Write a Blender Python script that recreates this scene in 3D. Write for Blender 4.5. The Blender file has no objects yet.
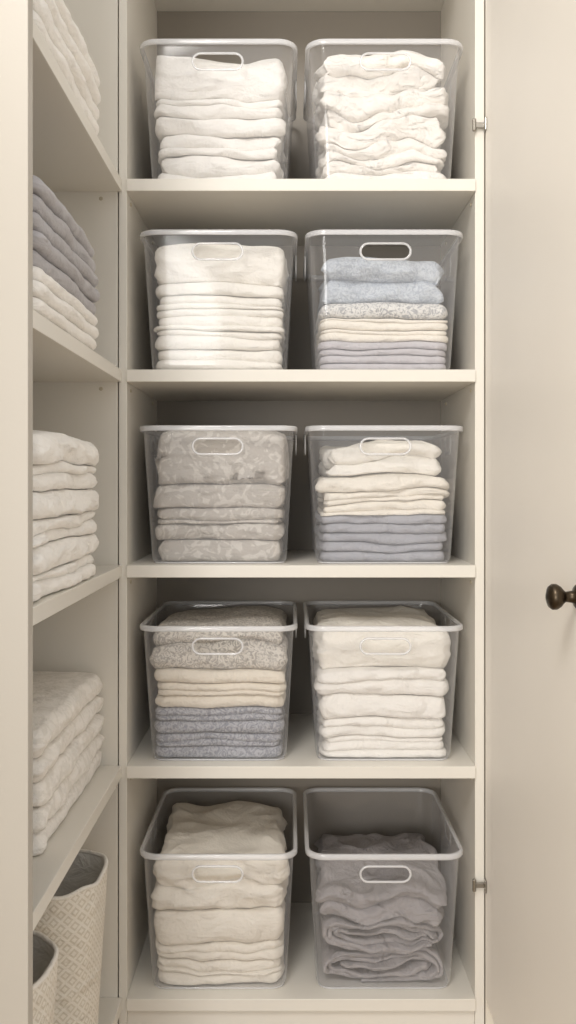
import bpy, bmesh, math, random
from mathutils import Vector, noise
S=bpy.context.scene
COL=S.collection
PI=math.pi
Z0=1.05      # camera height, metres
F=914.0; D0=1.62
SH=[.541,.204,-.142,-.497,-.908]   # shelf tops relative to camera height

# ---------------------------------------------------------------- helpers
def lin(c):
    return tuple(((v/255)/12.92 if v/255<=.04045 else ((v/255+.055)/1.055)**2.4) for v in c)+(1,)
def link(name,me,parent=None):
    o=bpy.data.objects.new(name,me); COL.objects.link(o)
    if parent: o.parent=parent
    return o
def mk(name,bm,mat,parent=None,smooth=False,loc=None,rotz=0):
    bmesh.ops.recalc_face_normals(bm,faces=bm.faces)
    me=bpy.data.meshes.new(name); bm.to_mesh(me); bm.free()
    me.materials.append(mat)
    if smooth:
        for p in me.polygons: p.use_smooth=True
    o=link(name,me,parent)
    if loc: o.location=loc
    o.rotation_euler=(0,0,rotz)
    return o
def tag(o,label=None,cat=None,group=None,kind=None):
    if label: o['label']=label
    if cat: o['category']=cat
    if group: o['group']=group
    if kind: o['kind']=kind
    return o
def empty(name,loc):
    o=bpy.data.objects.new(name,None); COL.objects.link(o); o.location=loc; o.empty_display_size=.05; return o
def box(bm,x0,x1,y0,y1,z0,z1,bev=0):
    r=bmesh.ops.create_cube(bm,size=1)
    for v in r['verts']:
        v.co=Vector((x0+(v.co.x+.5)*(x1-x0),y0+(v.co.y+.5)*(y1-y0),z0+(v.co.z+.5)*(z1-z0)))
    if bev:
        es=list({e for v in r['verts'] for e in v.link_edges})
        bmesh.ops.bevel(bm,geom=es,offset=bev,segments=2,affect='EDGES',profile=.6)
def loft(bm,rings,closed_u=True,cap0=False,cap1=False,wrap=False):
    n=len(rings[0]); R=[[bm.verts.new(p) for p in r] for r in rings]
    m=len(R)
    for j in range(m if wrap else m-1):
        a=R[j]; b=R[(j+1)%m]
        for i in range(n if closed_u else n-1):
            k=(i+1)%n
            bm.faces.new((a[i],a[k],b[k],b[i]))
    if cap0: bm.faces.new(R[0])
    if cap1: bm.faces.new(R[-1])
    return R
def tube(bm,pts,r,normal,closed=True,seg=8,flat=1.0):
    n=len(pts); rings=[]; N=Vector(normal).normalized()
    for i,p in enumerate(pts):
        p=Vector(p)
        a=Vector(pts[(i-1)%n] if closed or i>0 else pts[i]); b=Vector(pts[(i+1)%n] if closed or i<n-1 else pts[i])
        t=(b-a).normalized(); s=t.cross(N).normalized()
        rings.append([p+s*math.cos(q)*r+N*math.sin(q)*r*flat for q in [2*PI*k/seg for k in range(seg)]])
    if closed: loft(bm,rings,wrap=True)
    else: loft(bm,rings,cap0=True,cap1=True)
def rr(hw,hd,r,z,seg=8):
    pts=[]
    for cx,cy,a0 in ((hw-r,-hd+r,-PI/2),(hw-r,hd-r,0),(-hw+r,hd-r,PI/2),(-hw+r,-hd+r,PI)):
        for k in range(seg+1):
            a=a0+PI/2*k/seg
            pts.append(Vector((cx+r*math.cos(a),cy+r*math.sin(a),z)))
    return pts      # last point of arc 4 -> first point is the flat front edge
def lathe(bm,prof,axis='x',seg=28,o=(0,0,0)):
    rings=[]
    for (h,r) in prof:
        ring=[]
        for k in range(seg):
            a=2*PI*k/seg
            if axis=='x': ring.append(Vector((o[0]+h,o[1]+r*math.cos(a),o[2]+r*math.sin(a))))
            else: ring.append(Vector((o[0]+r*math.cos(a),o[1]+r*math.sin(a),o[2]+h)))
        rings.append(ring)
    loft(bm,rings,cap0=True,cap1=True)

# ---------------------------------------------------------------- materials
def nm(name):
    m=bpy.data.materials.new(name); m.use_nodes=True; nt=m.node_tree
    return m,nt,nt.nodes['Principled BSDF'],nt.nodes['Material Output']
def N(nt,t,**kw):
    n=nt.nodes.new(t)
    for k,v in kw.items(): n.inputs[k].default_value=v
    return n
def paint(name,c,rough=.45,var=.03):
    m,nt,p,_=nm(name)
    tc=N(nt,'ShaderNodeTexCoord'); no=N(nt,'ShaderNodeTexNoise',Scale=3.0,Detail=4.0)
    nt.links.new(tc.outputs['Object'],no.inputs['Vector'])
    mx=nt.nodes.new('ShaderNodeMix'); mx.data_type='RGBA'
    a=lin(c); b=tuple(v*(1-var*2) for v in a[:3])+(1,)
    mx.inputs[6].default_value=a; mx.inputs[7].default_value=b
    nt.links.new(no.outputs[0],mx.inputs[0]); nt.links.new(mx.outputs[2],p.inputs['Base Color'])
    p.inputs['Roughness'].default_value=rough
    n2=N(nt,'ShaderNodeTexNoise',Scale=220.0,Detail=2.0); nt.links.new(tc.outputs['Object'],n2.inputs['Vector'])
    bp=N(nt,'ShaderNodeBump',Strength=.04,Distance=.002); nt.links.new(n2.outputs[0],bp.inputs['Height']); nt.links.new(bp.outputs[0],p.inputs['Normal'])
    return m
def cloth(name,c1,c2=None,pat='plain',scale=60,thr=(.45,.55),terry=.35,wrk=1.0):
    m,nt,p,_=nm(name); p.inputs['Roughness'].default_value=.95
    p.inputs['Sheen Weight'].default_value=.1
    tc=N(nt,'ShaderNodeTexCoord'); V=tc.outputs['Object']
    fine=N(nt,'ShaderNodeTexNoise',Scale=230.0,Detail=2.0); nt.links.new(V,fine.inputs['Vector'])
    mp=nt.nodes.new('ShaderNodeMapping'); mp.inputs['Scale'].default_value=(1,.8,1.9); mp.inputs['Rotation'].default_value=(.2,.3,.1)
    nt.links.new(V,mp.inputs['Vector'])
    wr=N(nt,'ShaderNodeTexNoise',Scale=15.0,Detail=4.0,Distortion=1.3); nt.links.new(mp.outputs[0],wr.inputs['Vector'])
    rg=N(nt,'ShaderNodeTexNoise',Scale=13.0*(1.6 if wrk>1.2 else 1),Detail=3.0,Distortion=.9); rg.noise_type='RIDGED_MULTIFRACTAL'; nt.links.new(mp.outputs[0],rg.inputs['Vector'])
    b1=N(nt,'ShaderNodeBump',Strength=terry,Distance=.003); nt.links.new(fine.outputs[0],b1.inputs['Height'])
    b2=N(nt,'ShaderNodeBump',Strength=min(1,.6*wrk),Distance=.014); nt.links.new(wr.outputs[0],b2.inputs['Height']); nt.links.new(b1.outputs[0],b2.inputs['Normal'])
    b4=N(nt,'ShaderNodeBump',Strength=min(1,.65*wrk),Distance=.008); nt.links.new(rg.outputs[0],b4.inputs['Height']); nt.links.new(b2.outputs[0],b4.inputs['Normal'])
    last=b4
    if pat=='plain':
        mx=nt.nodes.new('ShaderNodeMix'); mx.data_type='RGBA'
        a=lin(c1); mx.inputs[6].default_value=a; mx.inputs[7].default_value=tuple(v*.93 for v in a[:3])+(1,)
        nt.links.new(wr.outputs[0],mx.inputs[0]); nt.links.new(mx.outputs[2],p.inputs['Base Color'])
    else:
        if pat=='damask': t=N(nt,'ShaderNodeTexNoise',Scale=scale,Detail=3.0,Distortion=2.0); out=t.outputs[0]
        elif pat=='lace': t=N(nt,'ShaderNodeTexNoise',Scale=scale,Detail=1.0,Distortion=3.5); out=t.outputs[0]
        elif pat=='knit': t=N(nt,'ShaderNodeTexWave',Scale=scale,Distortion=4.0); t.inputs['Detail Scale'].default_value=2.0; t.bands_direction='DIAGONAL'; out=t.outputs['Fac']
        elif pat=='diamond':
            t=N(nt,'ShaderNodeTexVoronoi',Scale=1.0,Randomness=0.0); t.voronoi_dimensions='2D'; t.feature='DISTANCE_TO_EDGE'; out=t.outputs['Distance']
            m2=nt.nodes.new('ShaderNodeMapping'); m2.inputs['Rotation'].default_value=(0,0,PI/4); m2.inputs['Scale'].default_value=(scale,scale,scale)
            nt.links.new(tc.outputs['UV'],m2.inputs['Vector']); V=m2.outputs[0]
        nt.links.new(V,t.inputs['Vector'])
        cr=nt.nodes.new('ShaderNodeValToRGB'); e=cr.color_ramp.elements
        e[0].position=thr[0]; e[0].color=lin(c1); e[1].position=thr[1]; e[1].color=lin(c2)
        if pat=='diamond':
            e2=cr.color_ramp.elements.new(thr[1]+.12); e2.color=lin(c2); e3=cr.color_ramp.elements.new(thr[1]+.17); e3.color=lin(c1)
        nt.links.new(out,cr.inputs[0]); nt.links.new(cr.outputs[0],p.inputs['Base Color'])
        b3=N(nt,'ShaderNodeBump',Strength=.4,Distance=.004); nt.links.new(cr.outputs[0] if pat=='diamond' else out,b3.inputs['Height']); nt.links.new(last.outputs[0],b3.inputs['Normal']); last=b3
    nt.links.new(last.outputs[0],p.inputs['Normal'])
    return m
def plastic(name,base,edge,tint=(.93,.93,.93),gl0=.03,pwr=2.5):
    m,nt,p,out=nm(name)
    p.inputs['Base Color'].default_value=tint+(1,); p.inputs['Roughness'].default_value=.25
    tr=nt.nodes.new('ShaderNodeBsdfTransparent'); tr.inputs[0].default_value=(.98,.98,.985,1)
    lw=N(nt,'ShaderNodeLayerWeight',Blend=.5)
    pw=nt.nodes.new('ShaderNodeMath'); pw.operation='POWER'; pw.inputs[1].default_value=pwr
    nt.links.new(lw.outputs['Facing'],pw.inputs[0])
    ma=nt.nodes.new('ShaderNodeMath'); ma.operation='MULTIPLY_ADD'; ma.inputs[1].default_value=edge; ma.inputs[2].default_value=base
    nt.links.new(pw.outputs[0],ma.inputs[0])
    m1=nt.nodes.new('ShaderNodeMixShader'); nt.links.new(ma.outputs[0],m1.inputs[0]); nt.links.new(tr.outputs[0],m1.inputs[1]); nt.links.new(p.outputs[0],m1.inputs[2])
    gl=nt.nodes.new('ShaderNodeBsdfGlossy'); gl.inputs['Roughness'].default_value=.08
    mb=nt.nodes.new('ShaderNodeMath'); mb.operation='MULTIPLY_ADD'; mb.inputs[1].default_value=.35; mb.inputs[2].default_value=gl0
    nt.links.new(pw.outputs[0],mb.inputs[0])
    m2=nt.nodes.new('ShaderNodeMixShader'); nt.links.new(mb.outputs[0],m2.inputs[0]); nt.links.new(m1.outputs[0],m2.inputs[1]); nt.links.new(gl.outputs[0],m2.inputs[2])
    nt.links.new(m2.outputs[0],out.inputs[0])
    return m
def metal(name,c,rough=.35):
    m,nt,p,_=nm(name); p.inputs['Base Color'].default_value=lin(c); p.inputs['Metallic'].default_value=1; p.inputs['Roughness'].default_value=rough
    no=N(nt,'ShaderNodeTexNoise',Scale=60.0); bp=N(nt,'ShaderNodeBump',Strength=.05); nt.links.new(no.outputs[0],bp.inputs['Height']); nt.links.new(bp.outputs[0],p.inputs['Normal'])
    return m

CAB=paint('cream_cabinet_paint',(232,227,217)); DOOR=paint('cream_door_paint_lit',(248,242,233),.5)  # door colour brightened to stand in for light from the left
ENDP=paint('cream_end_panel_paint_dimmed',(192,185,174))  # same cream darkened in colour to offset strong light on the near panel
BACK=paint('cabinet_back_paint_shaded',(150,142,131)); WALL=paint('wall_paint',(225,217,202),.8)  # back panel colour darkened to paint in the recess shade
FLOORM=paint('floor_oak',(190,168,140),.5,.15)
WHITE=cloth('white_cotton',(249,245,239)); CREAM=cloth('cream_cotton',(243,236,224)); IVORY=cloth('ivory_cotton',(247,242,233))
BUTTER=cloth('butter_cotton',(240,230,214))
BLUE=cloth('pale_blue_knit',(178,185,196),(203,209,216),'lace',80,(.38,.58),wrk=1.15)
KNITW=cloth('woven_pattern_white',(172,172,174),(226,224,220),'lace',75,(.40,.52))
LAV=cloth('lavender_grey_cotton',(198,194,198)); SLATE=cloth('slate_blue_cotton',(170,170,177))
DAM=cloth('greige_damask',(188,181,173),(209,203,195),'damask',34,(.51,.55))
ORN=cloth('grey_cream_pattern_knit',(176,170,163),(222,216,207),'lace',70,(.42,.56))
BLACE=cloth('blue_grey_lace',(142,144,153),(184,184,190),'lace',66,(.42,.58))
MAUVE=cloth('mauve_grey_cotton',(164,159,160),wrk=1.7); WOV=cloth('bin_lattice_fabric',(242,236,225),(222,214,199),'diamond',66,(.10,.16),terry=.1)
LINING=cloth('bin_lining_cotton_lit',(252,249,242),terry=.1)  # lining colour lifted to counter the shade inside the bins
CRINK=cloth('crinkled_white_cotton',(248,243,236),wrk=1.7)
EMB=cloth('white_embossed',(245,240,233),(235,230,222),'damask',36,(.47,.55))
LGREY=cloth('light_grey_cotton',(184,181,183))
PL=plastic('clear_plastic',.085,.55,(.93,.93,.955),.04); PLR=plastic('frosted_rim_plastic',.44,.40,(.97,.97,.985))
PLH=plastic('handle_edge_plastic',.46,.4,(.98,.98,.99))
PLS=plastic('side_handle_plastic',.75,.2,(.80,.80,.80))
BRONZE=metal('dark_bronze',(78,68,56),.34); STEEL=metal('nickel',(165,161,154),.22)
SCREW=paint('pin_plastic',(196,186,165),.5)

# ---------------------------------------------------------------- room shell
def struct(name,x0,x1,y0,y1,z0,z1,mat):
    bm=bmesh.new(); box(bm,x0,x1,y0,y1,z0,z1); return tag(mk(name,bm,mat),kind='structure')
struct('floor',-1.6,1.8,-2.6,.42,-.05,0,FLOORM)
struct('wall_back',-.76,.347,.41,.45,0,2.6,WALL)
struct('wall_left',-.76,-.72,-2.0,.41,0,2.6,WALL)
struct('wall_right',.347,1.8,.002,.45,0,2.6,WALL)

# ---------------------------------------------------------------- main shelving
XL,XR=-.289,.328; TH=.0215; YB=.368
U=empty('shelving_unit',(0.02,.19,0)); tag(U,'cream built-in closet shelving facing the camera, holding ten clear bins','shelving unit')
def part(name,par,mat,b,bev=.0012):
    bm=bmesh.new(); box(bm,*b,bev=bev); o=mk(name,bm,mat); o.parent=par
    o.location=(-par.location.x,-par.location.y,-par.location.z); return o
TOPZ=Z0+1.03
part('side_panel',U,CAB,(XL-.0145,XL,0.0,YB,0,TOPZ+.3)); part('side_panel',U,CAB,(XR,XR+.0165,0.0,YB,0,TOPZ+.3))
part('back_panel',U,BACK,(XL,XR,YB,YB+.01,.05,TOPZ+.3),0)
for z in SH: part('shelf',U,CAB,(XL,XR,-.006,YB,Z0+z-TH,Z0+z))
part('top_board',U,CAB,(XL,XR,0.0,YB,TOPZ,TOPZ+.02))
part('plinth',U,CAB,(XL,XR,.004,.02,0,Z0+SH[4]-TH-.001))
def pin(par,x,y,z,ax):
    bm=bmesh.new(); lathe(bm,[(0,.0035),(.0012*ax,.0035),(.002*ax,.0022)],'x',12,(x,y,z)); o=mk('shelf_pin',bm,SCREW,smooth=False); o.parent=par
    o.location=-par.location
for z in SH[:4]:
    for y in (.035,.3):
        pin(U,XL,y,Z0+z-TH-.012,1); pin(U,XR,y,Z0+z-TH-.012,-1)

# ---------------------------------------------------------------- left shelving
LX=-.298; LB=-.70
Lu=empty('side_shelving_unit',(-.5,-.28,0)); tag(Lu,'cream side shelves running along the left wall, seen edge-on with folded towels','shelving unit')
part('end_panel',Lu,ENDP,(LB,LX,-.58,-.56,0,TOPZ+.3)); part('end_panel',Lu,CAB,(LB,XL-.0165,0.0,.02,0,TOPZ+.3))
part('back_panel',Lu,CAB,(LB-.012,LB,-.58,.02,0,TOPZ+.3),0)
for z in SH: part('shelf',Lu,CAB,(LB,LX,-.56,0,Z0+z-TH,Z0+z))
part('plinth',Lu,CAB,(LX-.04,LX-.02,-.56,0,0,Z0+SH[4]-TH-.001))
def pinf(x,z):
    bm=bmesh.new()
    rings=[[Vector((x+r*math.cos(a),yy,z+r*math.sin(a))) for a in [2*PI*k/12 for k in range(12)]] for yy,r in ((0,.0035),(-.0012,.0035),(-.0018,.0022))]
    loft(bm,rings,cap0=True,cap1=True); o=mk('shelf_pin',bm,SCREW); o.parent=Lu; o.location=-Lu.location
for z in SH[:4]:
    for x in (-.335,-.62): pinf(x,Z0+z-TH-.012)

# ---------------------------------------------------------------- door
DX=.346
Dr=empty('door_1',(DX+.01,-.28,.14)); tag(Dr,'cream closet door swung open on the right with a dark bronze knob',kind='structure')
def dpart(name,bm,mat,smooth=False):
    o=mk(name,bm,mat,smooth=smooth); o.parent=Dr; o.location=-Dr.location; return o
bm=bmesh.new(); box(bm,DX,DX+.022,-.60,-.003,Z0-.912,TOPZ+.25,bev=.0015); dpart('door_panel',bm,DOOR)
kz=Z0-.134; ky=-.525
bm=bmesh.new(); lathe(bm,[(0,.0145),(-.003,.0145),(-.005,.012),(-.006,.0075),(-.016,.0062),(-.019,.009),(-.022,.0125),(-.027,.0155),(-.032,.0155),(-.036,.0125),(-.038,.007),(-.0385,.002)],'x',32,(DX,ky,kz)); o=dpart('knob',bm,BRONZE,True); o['label']='dark bronze round knob'
for hz in (.635,-.706):
    bm=bmesh.new()
    box(bm,DX-.0030,DX-.0005,-.016,-.004,Z0+hz-.011,Z0+hz+.011,bev=.0008)
    box(bm,DX-.020,DX-.0034,-.009,-.005,Z0+hz-.0045,Z0+hz+.0045,bev=.0008)
    lathe(bm,[(-.011,.0024),(-.0095,.0034),(.0095,.0034),(.011,.0024)],'z',14,(DX-.021,-.008,Z0+hz))
    for dz in (-.006,.006): lathe(bm,[(-.0044,.0012),(-.0036,.0018),(-.003,.0018)],'x',12,(DX,-.0125,Z0+hz+dz))
    o=dpart('hinge',bm,STEEL); o['label']='small metal hinge'

# ---------------------------------------------------------------- clear bin
H=.259; TW,TD=.1355,.175; BW,BD=.122,.152
def wallat(z): t=z/H; return BW+(TW-BW)*t, BD+(TD-BD)*t
def make_bin():
    root=empty('storage_bin',(0,0,0))
    bm=bmesh.new(); SEG=8
    ringspec=[(BW-.014,BD-.014,.018,.0015),(BW-.006,BD-.006,.022,.0022),(BW-.001,BD-.001,.024,.006),]
    w,d=wallat(.012); ringspec.append((w,d,.025,.012))
    w,d=wallat(H-.008); ringspec.append((w,d,.029,H-.008))
    R=[[bm.verts.new(p) for p in rr(a,b,r,z,SEG)] for a,b,r,z in ringspec]
    n=len(R[0])
    for j in range(len(R)-1):
        for i in range(n):
            if j==3 and i==n-1: continue
            k=(i+1)%n; bm.faces.new((R[j][i],R[j][k],R[j+1][k],R[j+1][i]))
    bm.faces.new(R[0])
    # front panel with stadium shaped grip opening
    zc=.2205; hw=.0445; hh=.0145
    st=[]
    def fy(z):
        t=(z-.012)/(H-.008-.012); y0=R[3][0].co.y; y1=R[4][0].co.y; return y0+(y1-y0)*t
    for s,a0 in ((1,-PI/2),(-1,PI/2)):
        for k in range(13):
            a=a0+PI*k/12; x=s*(hw-hh)+hh*math.cos(a); z=zc+hh*math.sin(a); st.append(Vector((x,fy(z),z)))
    sv=[bm.verts.new(p) for p in st]
    es=[bm.edges.new((sv[i],sv[(i+1)%len(sv)])) for i in range(len(sv))]
    for a,b in ((R[3][n-1],R[3][0]),(R[4][n-1],R[4][0]),(R[3][0],R[4][0]),(R[3][n-1],R[4][n-1])):
        e=bm.edges.get((a,b)) or bm.edges.new((a,b)); es.append(e)
    bmesh.ops.triangle_fill(bm,use_beauty=True,use_dissolve=False,edges=es)
    body=mk('body',bm,PL,root)
    for p in body.data.polygons: p.use_smooth = abs(p.normal.x)>.02 and abs(p.normal.y)>.1 and abs(p.normal.z)<.5
    bm=bmesh.new(); tube(bm,st,.0022,(0,-1,.1)); mk('grip_ring',bm,PLH,root,True)
    bm=bmesh.new()
    prof=[(.0002,-.0080),(.0020,-.0094),(.0056,-.0098),(.0064,-.0086),(.0064,-.0022),(.0052,-.0003),(.002,.0002),(-.0006,-.0003),(-.0006,-.0072)]
    loft(bm,[rr(TW+o_,TD+o_,.029+o_,H+z,SEG) for o_,z in prof],wrap=True)
    mk('rim',bm,PLR,root,True)
    bm=bmesh.new(); tube(bm,rr(BW-.004,BD-.004,.022,.0022,SEG),.0014,(0,0,1)); mk('base_edge',bm,PLR,root,True)
    for s in (-1,1):
        bm=bmesh.new(); x=s*(TW+.0046)
        pts=[(x,-.03,H-.008),(x,-.029,H-.036),(x,-.022,H-.046),(x,.022,H-.046),(x,.029,H-.036),(x,.03,H-.008)]
        tube(bm,pts,.0032,(1,0,0),closed=False,seg=8,flat=.5); mk('side_handle',bm,PLS,root,True)
    return root
proto=make_bin()
def copy_tree(o,parent=None):
    c=o.copy(); COL.objects.link(c)
    if parent: c.parent=parent
    for ch in list(o.children): copy_tree(ch,c)
    return c
CXL,CXR=-.1285,.1695; CY=.174
LAB=[('clear bin packed with white folded towels, left side of the top shelf','clear bin overfilled with rumpled white blankets, right side of the top shelf'),
('clear bin of cream white sheets on the second shelf, next to the pale blue knit','clear bin holding a pale blue knit above lavender sheets on the second shelf'),
('clear bin of greige floral damask blankets on the middle shelf','clear bin with cream cloths above slate blue sheets on the middle shelf'),
('clear bin with grey and cream patterned throw above blue grey lace cloths, fourth shelf','clear bin of plain white folded towels on the fourth shelf, beside the patterned throw'),
('clear bin of thick cream blankets at left on the bottom shelf','half empty clear bin of grey rumpled throws on the bottom shelf')]
first=True
for r in range(5):
    for c,cx in enumerate((CXL,CXR)):
        o=proto if first else copy_tree(proto); first=False
        o.location=(cx,CY,Z0+SH[r])
        if r==0: o.scale=(1,1,.955)
        if r==4: o.scale=(1,1,.985)
        tag(o,LAB[r][c],'storage bin','clear storage bins on the closet shelves')

# ---------------------------------------------------------------- folded cloths
def perim(hw,hd,r,M=180):
    pts=rr(hw,hd,r,0,10); n=len(pts); cum=[0]
    for i in range(n): cum.append(cum[-1]+(pts[(i+1)%n]-pts[i]).length)
    out=[]; T=cum[-1]; j=0
    for k in range(M):
        s=T*k/M
        while cum[j+1]<s: j+=1
        f=(s-cum[j])/max(1e-9,cum[j+1]-cum[j]); out.append(pts[j].lerp(pts[(j+1)%n],f))
    nr=[]
    for k in range(M):
        t=(out[(k+1)%M]-out[k-1]).normalized(); nr.append(Vector((t.y,-t.x,0)))
    return out,nr
def ridge(v): return 1-min(1,abs(noise.noise(v))*2.2)
def cloth_mesh(w,d,z0,z1,layers,seed,disp,dx=0,dy=0,rot=0,corner=.024,wob=.003,bul=.9,scal=0,crump=0):
    P,Nn=perim(w/2,d/2,min(corner,min(w,d)/2.2)); M=len(P)
    rnd=random.Random(seed*7+3)
    ws=[.45+rnd.random()*1.3 for _ in range(layers)]; sw=sum(ws); bz=[z0]
    for q in ws: bz.append(bz[-1]+(z1-z0)*q/sw)
    tl=(z1-z0)/layers; sv=Vector((seed*3.7,seed*1.3,seed*.7))
    def place(p,z,zl=0):
        c,s=math.cos(rot),math.sin(rot); x=p.x*c-p.y*s+dx; y=p.x*s+p.y*c+dy
        return Vector((x,y,z+zl+disp(x,y,z)))
    K=9 if (z1-z0)/layers>.02 else 7
    mid=[]; loc=[]
    for l in range(layers):
        t=bz[l+1]-bz[l]
        lay_in=rnd.random()*.005 if layers>1 else 0
        for q in range(K):
            th=-1.45+2.9*q/(K-1)
            zz=bz[l]+t*.5+t*.5*math.sin(th)/math.sin(1.45)
            ins=min(t*.5,.014)*bul*(1-math.cos(th))+lay_in
            ring=[]; lo=[]
            f=(zz-z0)/(z1-z0); env=4*f*(1-f)
            for p,nn in zip(P,Nn):
                wv=wob*1.3*noise.noise(Vector((p.x*11+seed,p.y*11,l*5+seed)))+wob*.5*noise.noise(Vector((p.x*34,p.y*34+seed,zz*70)))
                cr=wob*.45*ridge(Vector((p.x*22+zz*30,p.y*22+seed,zz*34+seed)))
                if crump:
                    cr+=crump*(ridge(Vector((p.x*13+zz*22,p.y*13,zz*26))+sv)-.7)
                sc=scal*abs(math.sin(p.x*PI/.012)) if scal else 0
                zl=env*tl*.5*noise.noise(Vector((p.x*8+seed*2,p.y*8,seed+zz*20))) if (layers>1 or crump) else 0
                pp=p-nn*(ins+wob*.9-wv-cr+sc); lo.append(pp)
                ring.append(place(pp,zz,zl))
            mid.append(ring); loc.append(lo)
    def cap(lo,z,ss):
        out=[]
        for s in ss:
            rg=[]
            for p in lo:
                q=p*s
                zl=0
                if crump and z==z1: zl=crump*min(1,(1-s)*6)*(ridge(Vector((q.x*12,q.y*12,1))+sv)-.45)
                rg.append(place(q,z,zl))
            out.append(rg)
        return out
    SS=(.97,.9,.8,.7,.6,.5,.4,.3,.2,.1,.001)
    rings=cap(loc[0],z0,(.001,.25,.5,.75,.93))+mid+cap(loc[-1],z1,SS)
    bm=bmesh.new(); loft(bm,rings,cap0=True,cap1=True)
    bmesh.ops.remove_doubles(bm,verts=bm.verts,dist=1e-5)
    return bm
def ribbon_mesh(w,d,z0,z1,passes,seed,disp,wob=.006,rot=0,spiral=0,mirror=1):
    """a cloth rolled flat: loops show at the sides, the layered edge faces the front"""
    cl=[]
    hz=(z1-z0)/2; pitch=hz/(spiral+.35); th=pitch*.86; zc=(z0+z1)/2
    NT=int(spiral*64); b0=pitch*.6
    for k in range(NT+1):
        a=2*PI*spiral*k/NT; b=b0+pitch*a/(2*PI); b=min(b,hz-th/2)
        aa=w/2-(hz-b)*(1.25+.5*noise.noise(Vector((a*.4,seed,0))))-th/2
        c,s=math.cos(a+.5),math.sin(a+.5); e=.62
        x=mirror*aa*math.copysign(abs(c)**e,c)
        cl.append((x,zc+b*math.copysign(abs(s)**.8,s)+pitch*.7*noise.noise(Vector((x*26,k*.04,seed)))*(b/hz<.85)))
    n=len(cl); nrm=[]
    for i in range(n):
        a=cl[max(0,i-1)]; b=cl[min(n-1,i+1)]; tx,tz=b[0]-a[0],b[1]-a[1]; L=math.hypot(tx,tz) or 1
        nrm.append((-tz/L,tx/L))
    NY=22; rings=[]
    c_,s_=math.cos(rot),math.sin(rot)
    for j in range(NY+1):
        v=j/NY; e=min(v,1-v)*NY
        k=(.45,.84,1.0)[min(2,int(e))]
        ring=[]
        for sgn in (1,-1):
            idx=range(n) if sgn>0 else range(n-1,-1,-1)
            for i in idx:
                x=cl[i][0]+nrm[i][0]*sgn*th/2*k; z=cl[i][1]+nrm[i][1]*sgn*th/2*k
                y=-d/2+d*v
                if j==1: y=-d/2+.003
                fr=max(0,1-v*3)
                y+=fr*(wob*1.8*noise.noise(Vector((i*.06+seed,seed,0)))+wob*1.0*noise.noise(Vector((i*.21,seed*2,3)))+wob)
                xx=x+wob*.8*noise.noise(Vector((seed,y*9,z*24)))*(1-abs(x)/w*1.6)
                X=xx*c_-y*s_; Y=xx*s_+y*c_
                ring.append(Vector((X,Y,z+disp(X,Y,z))))
        rings.append(ring)
    bm=bmesh.new(); R=loft(bm,rings)
    m=2*n
    for r_ in (R[0],R[-1]):
        for i in range(n-1):
            bm.faces.new((r_[i],r_[i+1],r_[m-2-i],r_[m-1-i]))
    return bm
ORD=['topmost','second from the top','third from the top','fourth from the top','fifth from the top','sixth from the top','seventh from the top','eighth from the top','ninth from the top','tenth from the top']
def stack(cx,cy,base,bounds,specs,where,group,hw=.1185,hd=.146,seed=1,A=.006,A2=.003,fz=22,droop=.003,rotz=0,grow=.05,fx=16,jit=.007):
    """bounds: heights above base, bottom to top; specs bottom to top: (kind, material, look, layers, extra)"""
    rnd=random.Random(seed); Ht=bounds[-1]
    def disp(x,y,z):
        k=min(1,max(0,z)/.03); g=z/max(Ht,.001)
        v=A*g*noise.noise(Vector((x*7+seed*3.3,y*6,seed)))
        v+=A2*k*noise.noise(Vector((x*fx+seed,y*9,z*fz+seed*2)))
        v+=A2*.3*k*noise.noise(Vector((x*fx*2.6+seed,y*24,z*fz+seed*2)))
        ex=min(1.2,abs(x)/hw); ey=min(1.2,abs(y)/hd)
        v-=droop*g*(ex**4+ey**4)
        return v
    n=len(specs)
    for i,(kind,mat,look,lay,ex) in enumerate(specs):
        z0,z1=bounds[i]+.0006,bounds[i+1]-.0006
        g=grow*(z0+z1)/2
        jj=rnd.random()*jit
        w=2*(hw+g*.8)*ex.get('w',1)-jj; d=2*(hd+g*.5)*ex.get('d',1)-rnd.random()*jit
        if ex.get('spi'):
            bm=ribbon_mesh(w-.006,d-.010,z0,z1,1,seed*10+i,disp,wob=ex.get('wob',.006),rot=ex.get('rot',0),spiral=ex.get('spi',0),mirror=ex.get('mir',1))
        else:
            bm=cloth_mesh(w,d,z0,z1,lay,seed*10+i,disp,dx=ex.get('dx',(rnd.random()-.5)*jj),dy=ex.get('dy',0),rot=ex.get('rot',(rnd.random()-.5)*.012),
                      wob=ex.get('wob',.003),bul=ex.get('bul',.9),scal=ex.get('scal',0),corner=ex.get('corner',.024),crump=ex.get('crump',0))
        o=mk(kind,bm,mat,smooth=True,loc=(cx,cy,base+.0005),rotz=rotz)
        k=n-1-i
        pos='only one' if n==1 else ('bottommost' if i==0 else ORD[k])
        tag(o,f'{look}, {pos} {where}',ex.get('cat','towel'),group)
def px(row,ys):
    b=ys[0]; return [(b-y)/552 for y in ys]
def binstack(r,c,ys,specs,where,seed,**kw):
    cx=(CXL,CXR)[c]; h=px(r,ys)
    stack(cx,CY-.003,Z0+SH[r]+.0025,h,specs,where,'folded linens in the clear bins',seed=seed,**kw)
T='folded_towel'; B='folded_blanket'; SHT='folded_sheet'
bk={'cat':'blanket'}; st_={'cat':'sheet'}
binstack(0,0,[180,151,129,111,92,49],[(T,WHITE,'white folded towel',l,{'wob':.007,'w':q,'crump':.004}) for l,q in ((2,1),(2,.99),(1,1),(2,1),(1,1.0))],'in the top shelf left bin',1,A=.010,A2=.008,droop=.006,fz=15,fx=12,jit=.003)
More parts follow.
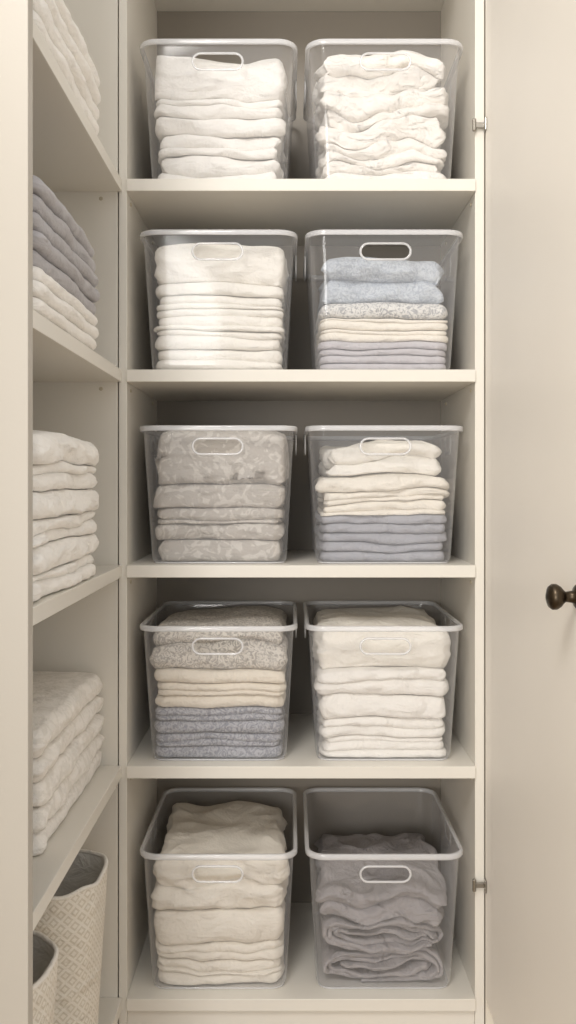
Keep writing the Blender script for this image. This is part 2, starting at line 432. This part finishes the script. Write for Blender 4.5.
binstack(0,1,[180,160,138,112,82,40],[(B,CRINK,'rumpled white blanket',l,dict(bk,wob=.010,**e)) for l,e in ((2,dict(crump=.005)),(2,dict(crump=.006,rot=.02)),(1,dict(crump=.008,rot=-.02)),(2,dict(crump=.010,rot=.03,w=.99)),(2,dict(crump=.013,w=.97,d=.9,dy=.012,rot=-.02)))],'in the top shelf right bin',2,A=.036,A2=.024,droop=.008,fz=13,fx=11,hw=.119,jit=.002)
binstack(1,0,[368,346,327,305,291,278,238],[(SHT,IVORY,'ivory folded sheet',l,dict(st_,wob=.004,crump=.002)) for l in (2,2,3,2,1)]+[(B,IVORY,'plump ivory blanket',1,dict(bk,wob=.008,crump=.006))],'in the bin left of the pale blue knit',3,A=.008,A2=.004,droop=.006,fx=9)
binstack(1,1,[368,361,353,346,338,326,314,298,252],[(SHT,LAV,'lavender grey sheet',1,dict(st_,bul=.7)) for _ in range(4)]+[(SHT,CREAM,'cream folded sheet',2,dict(st_)) for _ in range(2)]+[(B,KNITW,'grey and white woven pattern throw',1,dict(bk,wob=.003))]+[(B,BLUE,'bulky pale blue knitted blanket',2,dict(bk,w=.96,d=.96,wob=.009,crump=.007,rot=.02,bul=1.1))],'in the second shelf right bin',4,A=.010,A2=.006,droop=.011,fx=11)
binstack(2,0,[563,541,524,507,482,428],[(B,DAM,'greige damask blanket',l,dict(bk,wob=.006,crump=.002)) for l in (1,1,2,1,1)],'in the middle shelf left bin',5,A=.009,A2=.004,droop=.011,fx=9,jit=.004)
binstack(2,1,[563,553,543,533,523,515,502,490,477,444],[(SHT,SLATE,'slate blue sheet',1,dict(st_,wob=.007,bul=.8)) for _ in range(5)]+[(T,CREAM,'cream cloth',2,dict(wob=.007,w=1.01)),(T,CREAM,'cream cloth',2,dict(wob=.008,w=.98,rot=.03)),(T,CREAM,'cream cloth',1,dict(wob=.007,rot=-.02)),(T,IVORY,'rumpled ivory cloth',2,dict(wob=.010,w=.92,d=.9,rot=.03,crump=.009))],'in the middle shelf right bin',6,A=.024,A2=.008,droop=.007,fx=9)
binstack(3,0,[763,751,738,725,712,699,686,673,630],[(SHT,BLACE,'blue grey lace cloth',l,dict(cat='tablecloth',wob=.004)) for l in (1,2,1,2)]+[(T,BUTTER,'butter cream cloth with scalloped edge',l,dict(scal=.003)) for l in (1,2,1)]+[(B,ORN,'grey and cream patterned throw',2,dict(bk,wob=.006,crump=.004))],'in the fourth shelf left bin',7,A=.009,A2=.004,droop=.007,fx=9)
binstack(3,1,[763,742,722,698,671,630],[(T,WHITE,'plain white towel',l,dict(wob=.006,crump=.002)) for l in (3,2,1,2)]+[(T,IVORY,'plump white towel',1,dict(wob=.007,d=.93,crump=.006))],'in the fourth shelf right bin',8,A=.012,A2=.005,droop=.009,fx=9)
binstack(4,0,[990,977,963,947,913,858],[(B,CREAM,'cream blanket',l,dict(bk,wob=.005,crump=.002)) for l in (1,2,2,1)]+[(B,CREAM,'thick cream blanket',2,dict(bk,wob=.008,w=1.0,crump=.009))],'in the bottom shelf left bin',9,A=.018,A2=.010,droop=.006,fz=13,fx=11,jit=.004)
binstack(4,1,[990,958,923,890],[(B,MAUVE,'rumpled grey throw',2,dict(bk,**e)) for e in (dict(spi=2.7,wob=.012,mir=-1),dict(spi=2.8,wob=.014,rot=.01,w=1.0),dict(wob=.010,w=1.0,rot=-.03,crump=.011))],'in the bottom shelf right bin',10,A=.024,A2=.018,droop=.012,fz=14,fx=13,jit=.004)

# side shelf stacks: rotated so their long front faces look along +X
def side(r,y0,y1,xf,hs,specs,where,seed,**kw):
    hd=.15
    stack(xf-hd,(y0+y1)/2,Z0+SH[r]+.0004,hs,specs,where,'folded towels on the left side shelves',hw=(y1-y0)/2,hd=hd,seed=seed,rotz=PI/2,grow=0,**kw)
def cum(l):
    o=[0]
    for v in l: o.append(o[-1]+v)
    return o
side(0,-.550,-.170,-.293,cum([.027,.026,.027,.028]),[(T,WHITE,'white towel',1,{'wob':.004}) for _ in range(4)],'on the highest left side shelf',21,A=.004,A2=.003,droop=.003)
side(1,-.550,-.190,-.293,cum([.02,.02,.018,.022,.022,.022,.024,.022]),[(T,WHITE,'white towel',1,{}) for _ in range(3)]+[(T,LGREY,'light grey towel',1,{'wob':.004}) for _ in range(5)],'on the side shelf level with the blue knit',22,A=.004,A2=.002,droop=.003)
side(2,-.550,-.170,-.292,cum([.034,.034,.035,.036,.036,.040]),[(T,WHITE,'thick white towel',l,{'w':1-.02*(i%2),'wob':.006,'crump':.002}) for i,l in enumerate((2,1,2,1,2,1))],'on the middle left side shelf',23,A=.006,A2=.004,droop=.007,fx=8)
side(3,-.41,-.002,-.322,cum([.034,.034,.033,.034,.042]),[(T,EMB,'white embossed towel',l,{'corner':.020,'wob':.005,'crump':.002}) for i,l in enumerate((1,1,1,1,1))],'on the left side shelf above the fabric bins',24,A=.008,A2=.004,droop=.008)

# ---------------------------------------------------------------- fabric bins
def fabric_bin(x,y,r,h,label,seed,sy=.8):
    root=empty('fabric_bin',(x,y,Z0+SH[4]+.0005))
    bm=bmesh.new(); M=64
    def ring(rad,z,wv=0):
        o=[]
        for k in range(M):
            a=2*PI*k/M; c,s=math.cos(a),math.sin(a); e=2/2.8
            rr_=rad+wv*noise.noise(Vector((c*2+seed,s*2,z*6)))
            o.append(Vector((rr_*math.copysign(abs(c)**e,c),sy*rr_*math.copysign(abs(s)**e,s),z+(wv*1.4*noise.noise(Vector((c*1.5+seed,s*1.5,4))) if z>h*.5 else 0))))
        return o
    rings=[ring(r*.86,0),ring(r*.895,.004)]
    for i in range(1,13):
        t=i/12; rings.append(ring(r*(.90+.10*t),h*t,.008))
    inner=[]
    for i in range(12,0,-1):
        t=i/12; inner.append(ring(r*(.90+.10*t)-.005,h*t,.008))
    inner.append(ring(r*.86,.006))
    loft(bm,rings,cap0=True); o=mk('bin_body',bm,WOV,root,True)
    me=o.data; uv=me.uv_layers.new(name='UVMap')
    for p in me.polygons:
        us=[]
        for li in p.loop_indices:
            v=me.vertices[me.loops[li].vertex_index].co; us.append(math.atan2(v.y,v.x)%(2*PI))
        if max(us)-min(us)>PI: us=[u+2*PI if u<PI else u for u in us]
        for li,u in zip(p.loop_indices,us):
            v=me.vertices[me.loops[li].vertex_index].co; uv.data[li].uv=(u*r,v.z)
    bm=bmesh.new(); loft(bm,inner,cap1=True); mk('lining',bm,LINING,root,True)
    bm=bmesh.new(); tube(bm,ring(r*.98,h,.008),.0036,(0,0,1),seg=8); mk('bound_rim',bm,IVORY,root,True)
    tag(root,label,'fabric bin','patterned fabric bins on the bottom side shelf')
fabric_bin(-.432,-.150,.133,.285,'taller looking beige patterned fabric bin nearest the clear bins, bottom left shelf',1,.74)
fabric_bin(-.439,-.415,.123,.275,'beige patterned fabric bin at the lower left corner, mostly cut off by the panel',2)

# ---------------------------------------------------------------- light
w=bpy.data.worlds.new('World'); S.world=w; w.use_nodes=True
w.node_tree.nodes['Background'].inputs[0].default_value=(1,.985,.96,1); w.node_tree.nodes['Background'].inputs[1].default_value=.90
def area(name,loc,tgt,sz,pw,col):
    l=bpy.data.lights.new(name,'AREA'); l.shape='DISK'; l.size=sz; l.energy=pw; l.color=col
    o=bpy.data.objects.new(name,l); COL.objects.link(o); o.location=loc
    o.rotation_euler=(Vector(tgt)-Vector(loc)).to_track_quat('-Z','Y').to_euler(); return o
area('ceiling_lamp_light',(-.55,-2.0,2.7),(.1,0,1.0),.8,34,(1,.97,.93))
area('added_front_fill',(-1.4,-5.2,1.25),(.1,0,1.05),1.8,82,(1,.978,.945))  # added fill from the left front to brighten the door, not a window

# ---------------------------------------------------------------- camera
cam=bpy.data.cameras.new('Camera'); co=bpy.data.objects.new('Camera',cam); COL.objects.link(co)
co.location=(0,-D0,Z0); co.rotation_euler=(PI/2,0,0)
cam.sensor_fit='VERTICAL'; cam.sensor_height=36; cam.lens=F/1024*36
cam.shift_x=-2/1024; cam.shift_y=-27/1024; cam.clip_start=.02
S.camera=co
S.view_settings.view_transform='Standard'
